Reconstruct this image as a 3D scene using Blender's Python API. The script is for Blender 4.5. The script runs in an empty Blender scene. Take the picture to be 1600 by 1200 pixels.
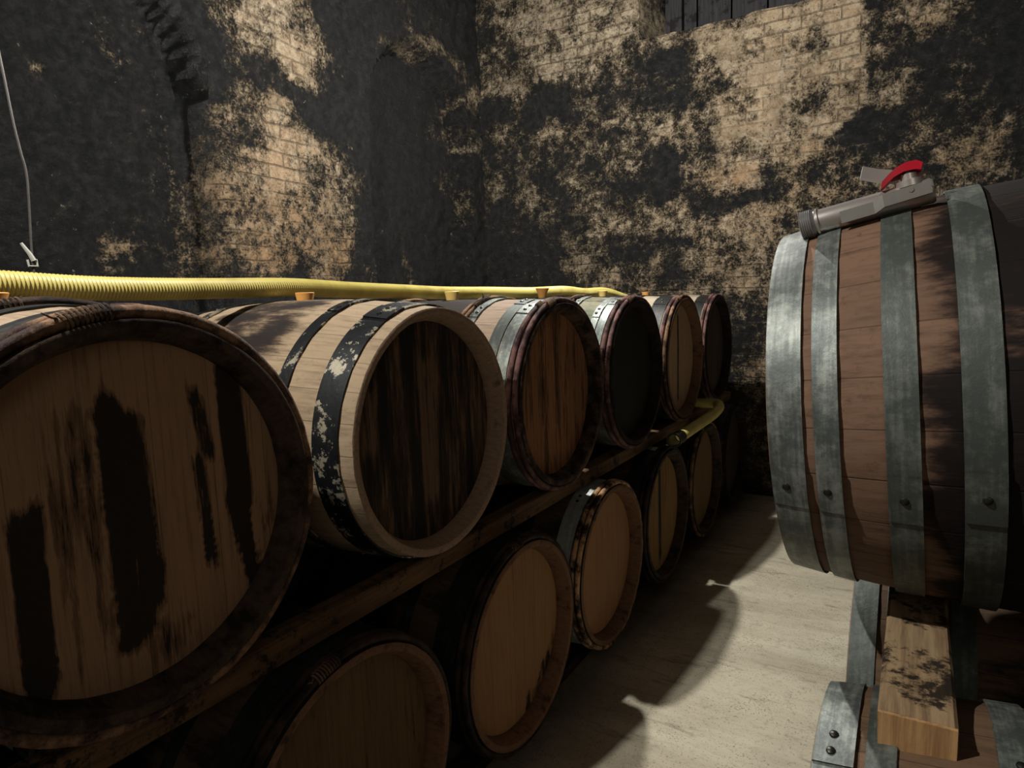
import bpy, math, random
from mathutils import Vector, Matrix, noise
PI=math.pi
ZF=1.045                    # height of the upper left tier's barrel axes above the floor
C=bpy.context.scene.collection
sc=bpy.context.scene

# ------------------------------------------------------------------ helpers
class MB:
    """collects geometry for ONE mesh object; float vertex attributes optional"""
    def __init__(s): s.v=[];s.f=[];s.a={}
    def add(s,vs,fs):
        o=len(s.v); s.v+= [tuple(v) for v in vs]; s.f+=[tuple(i+o for i in f) for f in fs]; return o
    def box(s,c,d,M=None):
        x,y,z=c;a,b,e=d[0]/2,d[1]/2,d[2]/2
        vs=[Vector((x+i*a,y+j*b,z+k*e)) for i in(-1,1) for j in(-1,1) for k in(-1,1)]
        if M: vs=[M@v for v in vs]
        s.add(vs,[(0,1,3,2),(4,6,7,5),(0,4,5,1),(2,3,7,6),(0,2,6,4),(1,5,7,3)])
    def tube(s,pts,r,n=12,cap=True,closed=False):
        pts=[Vector(p) for p in pts]; m=len(pts); rs=r if isinstance(r,(list,tuple)) else [r]*m
        rings=[];ref=None
        for i,p in enumerate(pts):
            if closed: t=(pts[(i+1)%m]-pts[i-1])
            else: t=(pts[min(i+1,m-1)]-pts[max(i-1,0)])
            t.normalize()
            if ref is None:
                ref=Vector((0,0,1)) if abs(t.z)<.9 else Vector((1,0,0))
            u=(ref-t*ref.dot(t)).normalized(); ref=u; w=t.cross(u)
            rings.append([p+rs[i]*(math.cos(2*PI*k/n)*u+math.sin(2*PI*k/n)*w) for k in range(n)])
        vs=[v for R in rings for v in R]; fs=[]
        for i in range(m if closed else m-1):
            j=(i+1)%m
            for k in range(n):
                l=(k+1)%n; fs.append((i*n+k,i*n+l,j*n+l,j*n+k))
        if cap and not closed:
            fs.append(tuple(range(n))[::-1]); fs.append(tuple((m-1)*n+k for k in range(n)))
        s.add(vs,fs)
    def lathe(s,prof,n=96,wob=None,closed=False,t0=0,t1=2*PI):
        """profile of (x, r) turned about the local X axis; theta 0 is up"""
        full=abs(t1-t0-2*PI)<1e-6
        K=n if full else n+1
        vs=[]
        for (x,r) in prof:
            for k in range(K):
                t=t0+(t1-t0)*k/n
                rr=r+(wob(x,t) if wob else 0)
                vs.append((x,rr*math.sin(t),rr*math.cos(t)))
        fs=[];m=len(prof)
        for i in range(m if closed else m-1):
            j=(i+1)%m
            for k in range(n):
                l=(k+1)%K
                fs.append((i*K+k,j*K+k,j*K+l,i*K+l))
        s.add(vs,fs)
    def build(s,name,mat,parent=None,smooth=True,loc=None):
        me=bpy.data.meshes.new(name); me.from_pydata(s.v,[],s.f)
        for k,vals in s.a.items():
            at=me.attributes.new(k,'FLOAT','POINT'); at.data.foreach_set('value',vals)
        me.update()
        import bmesh
        bm=bmesh.new(); bm.from_mesh(me); bmesh.ops.recalc_face_normals(bm,faces=bm.faces[:]); bm.to_mesh(me); bm.free()
        if smooth:
            me.polygons.foreach_set('use_smooth',[True]*len(me.polygons))
            try: me.set_sharp_from_angle(angle=math.radians(40))
            except Exception: pass
        o=bpy.data.objects.new(name,me); C.objects.link(o)
        if mat: me.materials.append(mat)
        if parent: o.parent=parent
        if loc: o.location=loc
        return o
def tag(o,label,cat,group=None,kind=None):
    if label:o['label']=label
    if cat:o['category']=cat
    if group:o['group']=group
    if kind:o['kind']=kind
    return o
def empty(name,loc=(0,0,0)):
    o=bpy.data.objects.new(name,None); C.objects.link(o); o.location=loc; o.empty_display_size=.1; return o

# ------------------------------------------------------------------ material nodes
class NT:
    def __init__(s,name):
        s.m=bpy.data.materials.new(name); s.m.use_nodes=True; s.t=s.m.node_tree; s.t.nodes.clear()
        s.out=s.n('ShaderNodeOutputMaterial'); s.b=s.n('ShaderNodeBsdfPrincipled'); s.l(s.b.outputs[0],s.out.inputs[0])
    def n(s,k,**kw):
        x=s.t.nodes.new(k)
        for a,b in kw.items(): setattr(x,a,b)
        return x
    def l(s,a,b): s.t.links.new(a,b)
    def put(s,sock,v):
        if hasattr(v,'is_linked') or isinstance(v,bpy.types.NodeSocket): s.l(v,sock)
        else:
            if isinstance(v,(tuple,list)) and len(v)==3 and len(sock.default_value)==4: v=(*v,1)
            sock.default_value=v
    def math(s,op,a,b=None,c=None,clamp=False):
        x=s.n('ShaderNodeMath',operation=op,use_clamp=clamp); s.put(x.inputs[0],a)
        if b is not None: s.put(x.inputs[1],b)
        if c is not None: s.put(x.inputs[2],c)
        return x.outputs[0]
    def mix(s,f,a,b):
        x=s.n('ShaderNodeMix',data_type='RGBA'); s.put(x.inputs[0],f); s.put(x.inputs[6],a); s.put(x.inputs[7],b); return x.outputs[2]
    def ss(s,v,lo,hi):      # smoothstep
        x=s.n('ShaderNodeMapRange',interpolation_type='SMOOTHSTEP'); s.put(x.inputs[0],v); s.put(x.inputs[1],lo); s.put(x.inputs[2],hi); return x.outputs[0]
    def coord(s): return s.n('ShaderNodeTexCoord').outputs['Object']
    def vec(s,v,scale=(1,1,1),off=(0,0,0)):
        x=s.n('ShaderNodeMapping'); s.l(v,x.inputs[0]); x.inputs['Scale'].default_value=scale; x.inputs['Location'].default_value=off; return x.outputs[0]
    def noise(s,v,sc=5,det=5,rough=.6,dist=0):
        x=s.n('ShaderNodeTexNoise'); s.l(v,x.inputs['Vector']); x.inputs['Scale'].default_value=sc; x.inputs['Detail'].default_value=det; x.inputs['Roughness'].default_value=rough; x.inputs['Distortion'].default_value=dist; return x.outputs[0]
    def vor(s,v,sc=5,feat='F1'):
        x=s.n('ShaderNodeTexVoronoi',feature=feat); s.l(v,x.inputs['Vector']); x.inputs['Scale'].default_value=sc; return x.outputs[0]
    def attr(s,name): return s.n('ShaderNodeAttribute',attribute_name=name).outputs['Fac']
    def sep(s,v):
        x=s.n('ShaderNodeSeparateXYZ'); s.l(v,x.inputs[0]); return x.outputs
    def comb(s,a,b,c):
        x=s.n('ShaderNodeCombineXYZ'); s.put(x.inputs[0],a); s.put(x.inputs[1],b); s.put(x.inputs[2],c); return x.outputs[0]
    def bump(s,h,strength=.5,dist=.01,prev=None):
        x=s.n('ShaderNodeBump'); x.inputs['Strength'].default_value=strength; x.inputs['Distance'].default_value=dist; s.l(h,x.inputs['Height'])
        if prev: s.l(prev,x.inputs['Normal'])
        return x.outputs[0]
    def fin(s,col,rough=.7,normal=None,metal=0,spec=.5):
        s.put(s.b.inputs['Base Color'],col); s.put(s.b.inputs['Roughness'],rough); s.put(s.b.inputs['Metallic'],metal); s.put(s.b.inputs['Specular IOR Level'],spec)
        if normal: s.l(normal,s.b.inputs['Normal'])
        return s.m

def srgb(r,g,b):
    f=lambda c:(c/255/12.92) if c/255<=.04045 else ((c/255+.055)/1.055)**2.4
    return (f(r),f(g),f(b))

def mat_stave(name,light,dark,seed=0,stain=.3,belly=.5,bw=(.24,.08),mould=(.012,.012,.012),edge=0.,green=0.):
    """barrel staves: grain along local X, one tint per stave, blotchy wine and mould stains"""
    k=NT(name); v=k.coord(); x,y,z=k.sep(v)
    ang=k.math('ARCTAN2',y,z)
    st=k.math('MULTIPLY',ang,28/(2*PI)); sid=k.math('FLOOR',st); fr=k.math('FRACT',st)
    tint=k.noise(k.comb(sid,seed*3.1,.5),sc=3.7,det=0)
    grain=k.noise(k.vec(v,(3,60,60),(seed,seed,0)),sc=1.6,det=5,rough=.65)
    blot=k.noise(k.vec(v,(2.2,7,7),(seed*2,1,seed)),sc=1.4,det=6,rough=.68)
    c=k.mix(k.math('MULTIPLY_ADD',tint,.7,.05,clamp=True),light,tuple(a*.62+b*.12 for a,b in zip(light,dark)))
    c=k.mix(k.ss(grain,.42,.75),c,tuple(a*.55 for a in light))
    if green: c=k.mix(k.math('MULTIPLY',k.ss(k.noise(v,sc=14,det=6,rough=.75),.42,.6),green),c,srgb(95,105,85))
    # wine and mould around the bung (middle of the barrel) and in blotches
    d=k.math('ABSOLUTE',k.math('SUBTRACT',x,.44))
    bel=k.math('MULTIPLY',k.ss(d,*bw),belly)
    e=k.math('MULTIPLY',k.ss(x,.05,0),edge)
    f=k.math('ADD',k.math('ADD',blot,k.math('MULTIPLY',bel,.4)),k.math('ADD',k.math('MULTIPLY',e,.3),stain*.25-.12))
    c=k.mix(k.ss(f,.5,.72),c,dark)
    c=k.mix(k.math('MULTIPLY',k.ss(k.math('ADD',f,k.math('MULTIPLY',grain,.3)),.72,.9),.85),c,mould)
    fine=k.noise(v,sc=60,det=4,rough=.7)
    c=k.mix(k.math('MULTIPLY',k.ss(fine,.55,.75),.35),c,dark)
    seam=k.ss(k.math('ABSOLUTE',k.math('SUBTRACT',fr,.5)),.5,.475)
    c=k.mix(k.math('MULTIPLY_ADD',seam,-.45,.45,clamp=True),c,mould)
    h=k.math('ADD',k.math('MULTIPLY',seam,.6),k.math('ADD',k.math('MULTIPLY',grain,.5),k.math('MULTIPLY',fine,.25)))
    return k.fin(c,.78,k.bump(h,.35,.004),spec=.25)

def mat_head(name,light,dark,seed=0,streak=.5,plank=.085,tone=.5,black=(.012,.011,.010)):
    """barrel head: upright planks; 'mark' attribute places the large soaked streaks"""
    k=NT(name); v=k.coord(); x,y,z=k.sep(v)
    p=k.math('ADD',k.math('DIVIDE',y,plank),seed*.37); pid=k.math('FLOOR',p); fr=k.math('FRACT',p)
    tint=k.noise(k.comb(pid,seed*1.7,.3),sc=2.9,det=0)
    grain=k.noise(k.vec(v,(1,55,2.2),(0,seed,seed)),sc=1.8,det=6,rough=.68,dist=.15)
    wide=k.noise(k.vec(v,(1,16,1.5),(0,seed*1.3,seed)),sc=1.3,det=6,rough=.72,dist=.25)
    c=k.mix(k.math('MULTIPLY',k.math('SUBTRACT',tint,.2),1.5,clamp=True),light,tuple(a*(1-tone)+b*tone for a,b in zip(light,dark)))
    c=k.mix(k.math('MULTIPLY',k.ss(grain,.45,.72),.6),c,dark)
    fine=k.noise(k.vec(v,(1,160,14)),sc=2,det=4,rough=.7)
    c=k.mix(k.math('MULTIPLY',k.ss(fine,.5,.75),.4),c,dark)
    f=k.math('ADD',k.math('ADD',wide,k.math('MULTIPLY',grain,.25)),streak*.5-.37)
    f=k.math('ADD',f,k.math('MULTIPLY',k.attr('mark'),.42))
    rag=k.noise(k.vec(v,(1,40,6),(0,seed,0)),sc=2.,det=6,rough=.75)
    f=k.math('ADD',f,k.math('MULTIPLY',k.math('SUBTRACT',rag,.5),.35))
    c=k.mix(k.math('MULTIPLY',k.ss(f,.5,.6),.75),c,dark)
    c=k.mix(k.math('MULTIPLY',k.ss(f,.6,.68),.92),c,black)
    seam=k.ss(k.math('ABSOLUTE',k.math('SUBTRACT',fr,.5)),.5,.485)
    c=k.mix(k.math('MULTIPLY_ADD',seam,-.35,.35,clamp=True),c,black)
    h=k.math('ADD',k.math('MULTIPLY',seam,.5),k.math('ADD',k.math('MULTIPLY',grain,.4),k.math('MULTIPLY',fine,.3)))
    return k.fin(c,.8,k.bump(h,.3,.003),spec=.2)

def mat_rim(name,light,dark,seed=0,stain=.5):
    k=NT(name); v=k.coord()
    a=k.noise(k.vec(v,(8,9,9),(seed,0,seed)),sc=1.5,det=7,rough=.7); g=k.noise(k.vec(v,(4,60,60)),sc=2,det=4)
    c=k.mix(k.math('MULTIPLY',k.ss(g,.4,.7),.5),light,tuple(x*.5 for x in light))
    c=k.mix(k.ss(k.math('ADD',a,stain*.3-.15),.46,.66),c,dark)
    return k.fin(c,.8,k.bump(k.math('ADD',a,g),.3,.004),spec=.2)

def mat_metal(name,base,spot,seed=0,rough=.42,metal=.75,amount=.5,flake=None,rust=.2):
    """galvanised or blackened hoop iron: blotchy zinc bloom, scratches along the hoop"""
    k=NT(name); v=k.coord(); x,y,z=k.sep(v)
    ang=k.math('ARCTAN2',y,z)
    a=k.noise(k.vec(v,(9,9,9),(seed,seed,1)),sc=1.8,det=7,rough=.72)
    fine=k.noise(v,sc=70,det=5,rough=.75)
    scr=k.noise(k.comb(k.math('MULTIPLY',x,90),k.math('MULTIPLY',ang,1.6),seed),sc=1.5,det=4,rough=.6)
    f=k.math('ADD',k.math('ADD',k.math('MULTIPLY',a,.6),k.math('MULTIPLY',fine,.25)),k.math('MULTIPLY',scr,.3))
    f=k.math('ADD',f,amount*.3-.15)
    c=k.mix(k.ss(f,.48,.72),base,spot)
    c=k.mix(k.math('MULTIPLY',k.ss(k.noise(v,sc=11,det=6,rough=.7),.56,.7),rust),c,srgb(70,52,40))
    if flake is not None:
        fl=k.math('MULTIPLY',k.noise(v,sc=38,det=6,rough=.8),k.ss(a,.4,.6))
        c=k.mix(k.math('MULTIPLY',k.ss(fl,.38,.46),.8),c,flake)
    r=k.math('MULTIPLY_ADD',fine,.35,rough-.15)
    return k.fin(c,r,k.bump(k.math('ADD',fine,k.math('MULTIPLY',a,1.5)),.18,.003),metal=metal,spec=.5)

def mat_bark(name,light,dark,seed=0):
    k=NT(name); v=k.coord()
    a=k.noise(v,sc=16,det=6,rough=.7); f=k.noise(v,sc=90,det=4,rough=.7)
    c=k.mix(k.ss(a,.42,.62),dark,light); c=k.mix(k.math('MULTIPLY',k.ss(f,.5,.7),.6),c,tuple(x*.35 for x in light))
    return k.fin(c,.75,k.bump(k.math('ADD',a,f),.6,.004),spec=.25)

def mat_simple(name,col,rough=.5,metal=0,var=.25,sc=20,spec=.5,bump=.15):
    k=NT(name); v=k.coord(); a=k.noise(v,sc=sc,det=5,rough=.65)
    c=k.mix(k.math('MULTIPLY',a,var*2,clamp=True),col,tuple(x*.35 for x in col))
    return k.fin(c,rough,k.bump(a,bump,.002),metal=metal,spec=spec)

def mat_wall(name,ax):
    """old brickwork under black cellar mould; 'clean' says where brick shows, 'warm' where it is ochre"""
    k=NT(name); v=k.coord(); x,y,z=k.sep(v); u=(x,y)[ax]
    wv=k.noise(v,sc=3,det=3); uu=k.math('ADD',u,k.math('MULTIPLY',wv,.03)); zz=k.math('ADD',z,k.math('MULTIPLY',k.noise(v,sc=2.2,det=2),.035))
    br=k.n('ShaderNodeTexBrick'); k.l(k.comb(uu,zz,0),br.inputs['Vector'])
    br.inputs['Scale'].default_value=1; br.inputs['Mortar Size'].default_value=.007; br.inputs['Mortar Smooth'].default_value=.6
    br.inputs['Brick Width'].default_value=.215; br.inputs['Row Height'].default_value=.074; br.inputs['Bias'].default_value=0
    br.inputs['Color1'].default_value=(1,1,1,1); br.inputs['Color2'].default_value=(.25,.25,.25,1); br.inputs['Mortar'].default_value=(.5,.5,.5,1)
    mort=br.outputs['Fac']; bid=k.sep(br.outputs['Color'])[0]
    clean=k.attr('clean'); warm=k.attr('warm')
    n1=k.noise(v,sc=5.5,det=9,rough=.72,dist=.1); n2=k.noise(v,sc=21,det=9,rough=.8); n3=k.noise(v,sc=85,det=6,rough=.75)
    # crumbled zones hide the courses
    crumb=k.ss(k.noise(v,sc=1.3,det=3),.44,.56)
    brickz=k.math('SUBTRACT',1,k.math('MULTIPLY',crumb,.7))
    c1=k.mix(bid,srgb(184,168,144),srgb(146,129,108))
    c1=k.mix(k.ss(n2,.35,.7),c1,srgb(202,192,170))
    c1=k.mix(k.math('MULTIPLY',warm,k.ss(n1,.25,.6)),c1,srgb(182,138,92))
    c1=k.mix(k.math('MULTIPLY',k.ss(n3,.5,.7),.55),c1,srgb(92,76,58))
    c1=k.mix(k.math('MULTIPLY',k.ss(k.noise(v,sc=2.6,det=6,rough=.7),.45,.68),.55),c1,srgb(112,100,80))
    c1=k.mix(k.math('MULTIPLY',k.ss(k.noise(v,sc=48,det=4,rough=.7),.6,.68),.8),c1,srgb(40,34,28))
    mm=k.math('MULTIPLY',mort,brickz)
    c1=k.mix(k.math('MULTIPLY',mm,.55),c1,k.mix(k.ss(n2,.5,.7),srgb(52,44,36),srgb(172,158,128)))
    f=k.math('ADD',k.math('MULTIPLY',k.math('SUBTRACT',n1,.5),1.5),k.math('MULTIPLY',k.math('SUBTRACT',n2,.5),2.1))
    f=k.math('ADD',f,k.math('MULTIPLY',k.math('SUBTRACT',n3,.5),1.7))
    f=k.math('ADD',f,k.math('MULTIPLY',k.math('SUBTRACT',bid,.6),k.math('MULTIPLY',brickz,.16)))
    f=k.math('ADD',f,k.math('MULTIPLY',k.math('SUBTRACT',clean,.5),1.25))
    m=k.ss(f,-.15,.24)
    half=k.ss(f,.0,.65)
    black=k.mix(k.ss(n2,.4,.7),srgb(20,21,23),srgb(48,48,48))
    c=k.mix(m,black,k.mix(half,srgb(96,84,66),c1))
    sp=k.math('MULTIPLY',k.ss(k.noise(v,sc=33,det=3,rough=.6),.69,.74),k.ss(n1,.42,.55))
    c=k.mix(k.math('MULTIPLY',sp,.7),c,srgb(150,145,130))
    h=k.math('ADD',k.math('MULTIPLY',n2,1.2),k.math('MULTIPLY',n3,.45))
    h=k.math('ADD',h,k.math('MULTIPLY',mm,k.math('MULTIPLY_ADD',m,-.6,-.06))); h=k.math('ADD',h,k.math('MULTIPLY',m,.3))
    nb=k.bump(h,.75,.022)
    ro=k.math('MULTIPLY_ADD',m,.45,.42)
    return k.fin(c,ro,nb,spec=.35)

def mat_floor():
    k=NT('worn_concrete'); v=k.coord()
    a=k.noise(k.vec(v,(.8,3.2,1)),sc=1.5,det=8,rough=.72,dist=.4); b=k.noise(v,sc=26,det=7,rough=.75); d=k.noise(v,sc=150,det=3); e=k.noise(k.vec(v,(2,9,1),(3,1,0)),sc=1.3,det=5,rough=.7,dist=.5)
    c=k.mix(k.ss(a,.35,.7),srgb(214,206,184),srgb(188,178,156))
    c=k.mix(k.math('MULTIPLY',k.ss(b,.5,.7),.5),c,srgb(156,144,124))
    c=k.mix(k.math('MULTIPLY',k.ss(e,.56,.68),.6),c,srgb(122,112,96))
    c=k.mix(k.math('MULTIPLY',k.ss(k.math('ADD',d,k.math('MULTIPLY',k.noise(v,sc=6,det=4),.25)),.70,.80),.6),c,srgb(98,88,74))
    c=k.mix(k.math('MULTIPLY',k.attr('dirt_shade'),.8),c,srgb(62,52,40))
    h=k.math('ADD',k.math('ADD',a,k.math('MULTIPLY',b,.6)),k.math('MULTIPLY',d,.3))
    return k.fin(c,.8,k.bump(h,.5,.012),spec=.25)

def mat_plank(name,light,dark,ax=1,seed=0,mouldy=.3):
    k=NT(name); v=k.coord(); s=[50,50,50]; s[ax]=3
    g=k.noise(k.vec(v,tuple(s),(seed,0,0)),sc=1.3,det=6,rough=.65); b=k.noise(v,sc=9,det=7,rough=.75)
    c=k.mix(k.ss(g,.35,.7),light,dark)
    c=k.mix(k.math('MULTIPLY',k.ss(k.math('ADD',b,mouldy*.25-.1),.5,.58),.93),c,srgb(22,18,18))
    return k.fin(c,.78,k.bump(k.math('ADD',g,b),.35,.004),spec=.25)
# ------------------------------------------------------------------ barrels
LB=.88
def prof_fn(Rh,Rb,pw=2.0): return lambda s: Rb-(Rb-Rh)*abs((s-LB/2)/(LB/2))**pw
def make_barrel(spec):
    """spec: origin (front head rim centre), yaw, tilt, spin, Rh, Rb, hoops, withies, mats, marks"""
    rnd=random.Random(spec['seed'])
    root=empty('wine_barrel',spec['loc'])
    root.rotation_euler=(0,-spec.get('tilt',0),spec['yaw'])
    tag(root,spec['label'],'barrel',spec['group'])
    Rh,Rb=spec['Rh'],spec['Rb']; R=prof_fn(Rh,Rb,spec.get('pw',2.0))
    sd=spec['seed']
    # staves: hollow shell with thick stave ends, chamfered chime and croze
    N=104
    def wob(x,t):
        q=26*t/(2*PI); w=.0008*math.cos(2*PI*q)-.0006
        if x<.06: return w
        return w+.0022*noise.noise(Vector((x*2,math.cos(t)*1.5+sd,math.sin(t)*1.5)))
    ss=[i*LB/28 for i in range(29)]
    pr=[(.052,Rh-.028),(.03,Rh-.027),(.006,Rh-.017),(.001,Rh-.0145),(0,Rh-.012),(0,Rh-.004),(.0015,Rh-.001),(.006,R(.006))]
    pr+=[(s,R(s)) for s in ss[1:-1]]
    pr+=[(LB-.002,Rh-.001),(LB,Rh-.014),(LB-.03,Rh-.033),(LB-.052,Rh-.034)]
    m=MB(); m.lathe(pr,N,wob,closed=True); m.build('staves',spec['m_stave'],root)
    # chime: the inner bevel ring in its own colour
    m=MB(); m.lathe([(.046,Rh-.0315),(.03,Rh-.0305),(.004,Rh-.0200),(-.0012,Rh-.0175),(-.003,Rh-.0135),(-.003,Rh-.0035),(-.001,Rh+.0002),(.003,Rh-.006),(.05,Rh-.03)],N,lambda x,t:.0009*noise.noise(Vector((sd,math.cos(t)*9,math.sin(t)*9))),closed=True)
    m.build('chime',spec['m_rim'],root)
    # heads
    def head(name,x0,sgn,mat,marks):
        m=MB(); rr=Rh-.0275; nr=34; vs=[(x0,0,0)]; 
        for i in range(1,nr+1):
            for kk in range(96):
                t=2*PI*kk/96; r=rr*i/nr; vs.append((x0+sgn*.0015*noise.noise(Vector((r*math.sin(t)*9,sd,r*math.cos(t)*2))),r*math.sin(t),r*math.cos(t)))
        fs=[(0,1+kk,1+(kk+1)%96) for kk in range(96)]
        for i in range(1,nr):
            a=1+(i-1)*96;b=1+i*96
            fs+=[(a+kk,b+kk,b+(kk+1)%96,a+(kk+1)%96) for kk in range(96)]
        base=1+(nr-1)*96; o=len(vs)
        vs+=[(x0+sgn*.02,v[1],v[2]) for v in vs[base:base+96]]
        fs+=[(base+kk,o+kk,o+(kk+1)%96,base+(kk+1)%96) for kk in range(96)]
        fs.append(tuple(o+kk for kk in range(96)))
        m.add(vs,fs)
        att=[]
        for (x,y,z) in m.v:
            a=0
            for (yc,hw,z0,z1,w,sl) in marks:
                yy=-y if spec['yaw']>1 else y
                c=yc+sl*(z-(z0+z1)/2)
                d=max(abs(yy-c)-hw,0)/.008; e=max(z-max(z0,z1),min(z0,z1)-z,0)/.03
                a=max(a,w*math.exp(-d*d-e*e)) if w>0 else min(a,w*math.exp(-d*d-e*e))
            att.append(a)
        m.a['mark']=att
        m.build(name,mat,root)
    head('head',.044,1,spec['m_head'],spec.get('marks',[]))
    m=MB(); m.lathe([(LB-.044,.0001),(LB-.044,Rh-.0345),(LB-.064,Rh-.0345),(LB-.064,.0001)],48); m.build('back_head',spec['m_head_back'],root)
    # metal hoops
    for hi,(s0,s1,mt,rv) in enumerate(spec['hoops']):
        th=.0032
        m=MB(); f=lambda x,t:.0006*noise.noise(Vector((x*6+hi,math.cos(t)*3+sd,math.sin(t)*3)))
        n=5; o=[(s0+(s1-s0)*i/(n-1)) for i in range(n)]
        p2=[(s,R(s)+.0012) for s in o]+[(s,R(s)+.0012+th) for s in o[::-1]]
        m.lathe(p2,N,f,closed=True)
        a0=rv if rv is not None else rnd.uniform(2.5,3.8)
        p3=[(s,R(s)+th) for s in o]+[(s,R(s)+2.1*th) for s in o[::-1]]
        m.lathe(p3,8,f,closed=True,t0=a0-.11,t1=a0+.11)
        ho=m.build('metal_hoop',mt,root)
        if hi<spec.get('rivet_hoops',4):
            for q in ((0,) if spec.get('rivet_n')==1 else (-.05,.04)):
                a=a0+q; s=(s0+s1)/2+rnd.uniform(-.004,.004); r=R(s)+2.1*th
                m=MB(); pr=[(0,.0001),(0,.0062),(.0018,.0056),(.0032,.0032),(.0036,.0001)]
                m.lathe([(x,rr) for x,rr in pr],12)
                ro=m.build('rivet',M['rivet'],ho)
                ro.matrix_local=Matrix.Translation((s,r*math.sin(a),r*math.cos(a)))@Matrix.Rotation(-a,4,'X')@Matrix.Rotation(-PI/2,4,'Y')
    # chestnut withies bound with cane
    for wi,(s,rw,mt,binds) in enumerate(spec.get('withies',[])):
        m=MB(); base=R(s)+rw*.82+(.001)
        pts=[];rs=[]
        for kk in range(120):
            t=2*PI*kk/120
            w=noise.noise(Vector((math.cos(t)*3+s*50,math.sin(t)*3,sd)))
            r=base+.0016*w; x=s+.0022*noise.noise(Vector((math.cos(t)*2,math.sin(t)*2+9,sd+s*40)))
            pts.append((x,r*math.sin(t),r*math.cos(t))); rs.append(rw*(1+.16*noise.noise(Vector((math.cos(t)*8,math.sin(t)*8,s*30+sd)))))
        m.tube(pts,rs,10,closed=True); wo=m.build('withy_hoop',mt,root)
        for (a0,span) in binds:
            m=MB(); n=max(2,int(span/.022)); pt=[]
            turns=n; S=turns*10
            for q in range(S+1):
                a=a0+span*(q/S-.5); ph=2*PI*q/10
                rr=rw*1.28; r=base+rr*math.cos(ph)
                pt.append((s+rr*math.sin(ph),r*math.sin(a),r*math.cos(a)))
            m.tube(pt,.0022,5)
            # loose twig end
            a=a0+span*.5; r=base
            m.tube([(s,(r+.006)*math.sin(a),(r+.006)*math.cos(a)),(s-.012,(r+.012)*math.sin(a+.04),(r+.012)*math.cos(a+.04)),(s-.016,(r+.022)*math.sin(a+.07),(r+.022)*math.cos(a+.07))],[.0022,.0018,.001],5)
            m.build('cane_binding',M['cane'],wo)
    return root

M={}
M['rivet']=mat_simple('rivet_iron',srgb(70,70,66),.4,.8,.3,60)
M['cane']=mat_bark('cane_wrap',srgb(120,98,76),srgb(50,38,34))
M['bark']=mat_bark('chestnut_bark',srgb(140,108,82),srgb(52,36,34),1)
M['bark_pink']=mat_bark('chestnut_bark_reddish',srgb(122,90,86),srgb(60,40,42),2)
M['bark_dark']=mat_bark('chestnut_bark_dark',srgb(62,46,40),srgb(24,18,18),3)
M['bark_pale']=mat_bark('chestnut_bark_peeling',srgb(196,158,116),srgb(40,26,28),4)
M['zinc']=mat_metal('galvanised_hoop',srgb(94,100,98),srgb(158,163,156),1,.5,.55,.45)
M['zinc_old']=mat_metal('dull_galvanised_hoop',srgb(78,84,80),srgb(128,133,126),2,.55,.45,.35,rust=.35)
M['zinc_pale']=mat_metal('pale_galvanised_hoop',srgb(150,156,152),srgb(195,200,194),3,.5,.4,.5)
M['black_iron']=mat_metal('black_hoop_iron',srgb(26,28,32),srgb(46,50,54),4,.45,.45,.3,flake=srgb(178,170,150),rust=.1)
M['black_paint']=mat_metal('black_painted_hoop',srgb(30,31,31),srgb(62,63,62),5,.5,.3,.3,rust=.15)
M['dark_iron']=mat_metal('dark_hoop_iron',srgb(42,44,44),srgb(70,72,70),6,.5,.4,.3,rust=.3)

tan=srgb(172,150,126); tan2=srgb(196,176,146); brn=srgb(64,46,38); blk=srgb(30,24,22)
S=dict(
 a=mat_stave('staves_grey_tan',tan,srgb(84,66,54),1,.25,.6,edge=1.2),
 b=mat_stave('staves_pale',srgb(176,154,126),srgb(70,52,42),2,.18,.55,edge=.3),
 c=mat_stave('staves_pinkish',srgb(172,150,130),srgb(74,56,46),3,.3,.9,edge=1.),
 d=mat_stave('staves_green_mottled',srgb(146,140,118),srgb(66,62,48),4,.45,.8,edge=1.,green=.75),
 e=mat_stave('staves_cream',srgb(178,164,142),srgb(60,48,42),5,.2,.8,edge=1.2),
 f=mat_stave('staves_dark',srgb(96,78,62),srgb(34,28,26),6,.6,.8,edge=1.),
 g=mat_stave('staves_red_brown',srgb(136,106,86),srgb(44,27,23),7,.10,1.0,bw=(.30,.17),mould=srgb(15,12,12)),
 h=mat_stave('staves_dull_brown',srgb(120,94,72),srgb(44,34,30),8,.5,.5,edge=.6),  # duller brown with more blotches
)
RIM=dict(
 dark=mat_rim('chime_dark',srgb(78,64,54),srgb(30,25,23),1,.6), pale=mat_rim('chime_pale',srgb(156,132,112),srgb(70,54,50),2,.2),
 brown=mat_rim('chime_brown',srgb(122,92,70),srgb(58,42,34),3,.4), stained=mat_rim('chime_stained',srgb(92,74,60),srgb(26,22,20),4,.75),
 black=mat_rim('chime_black',srgb(48,38,34),srgb(22,18,18),5,.7))
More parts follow.
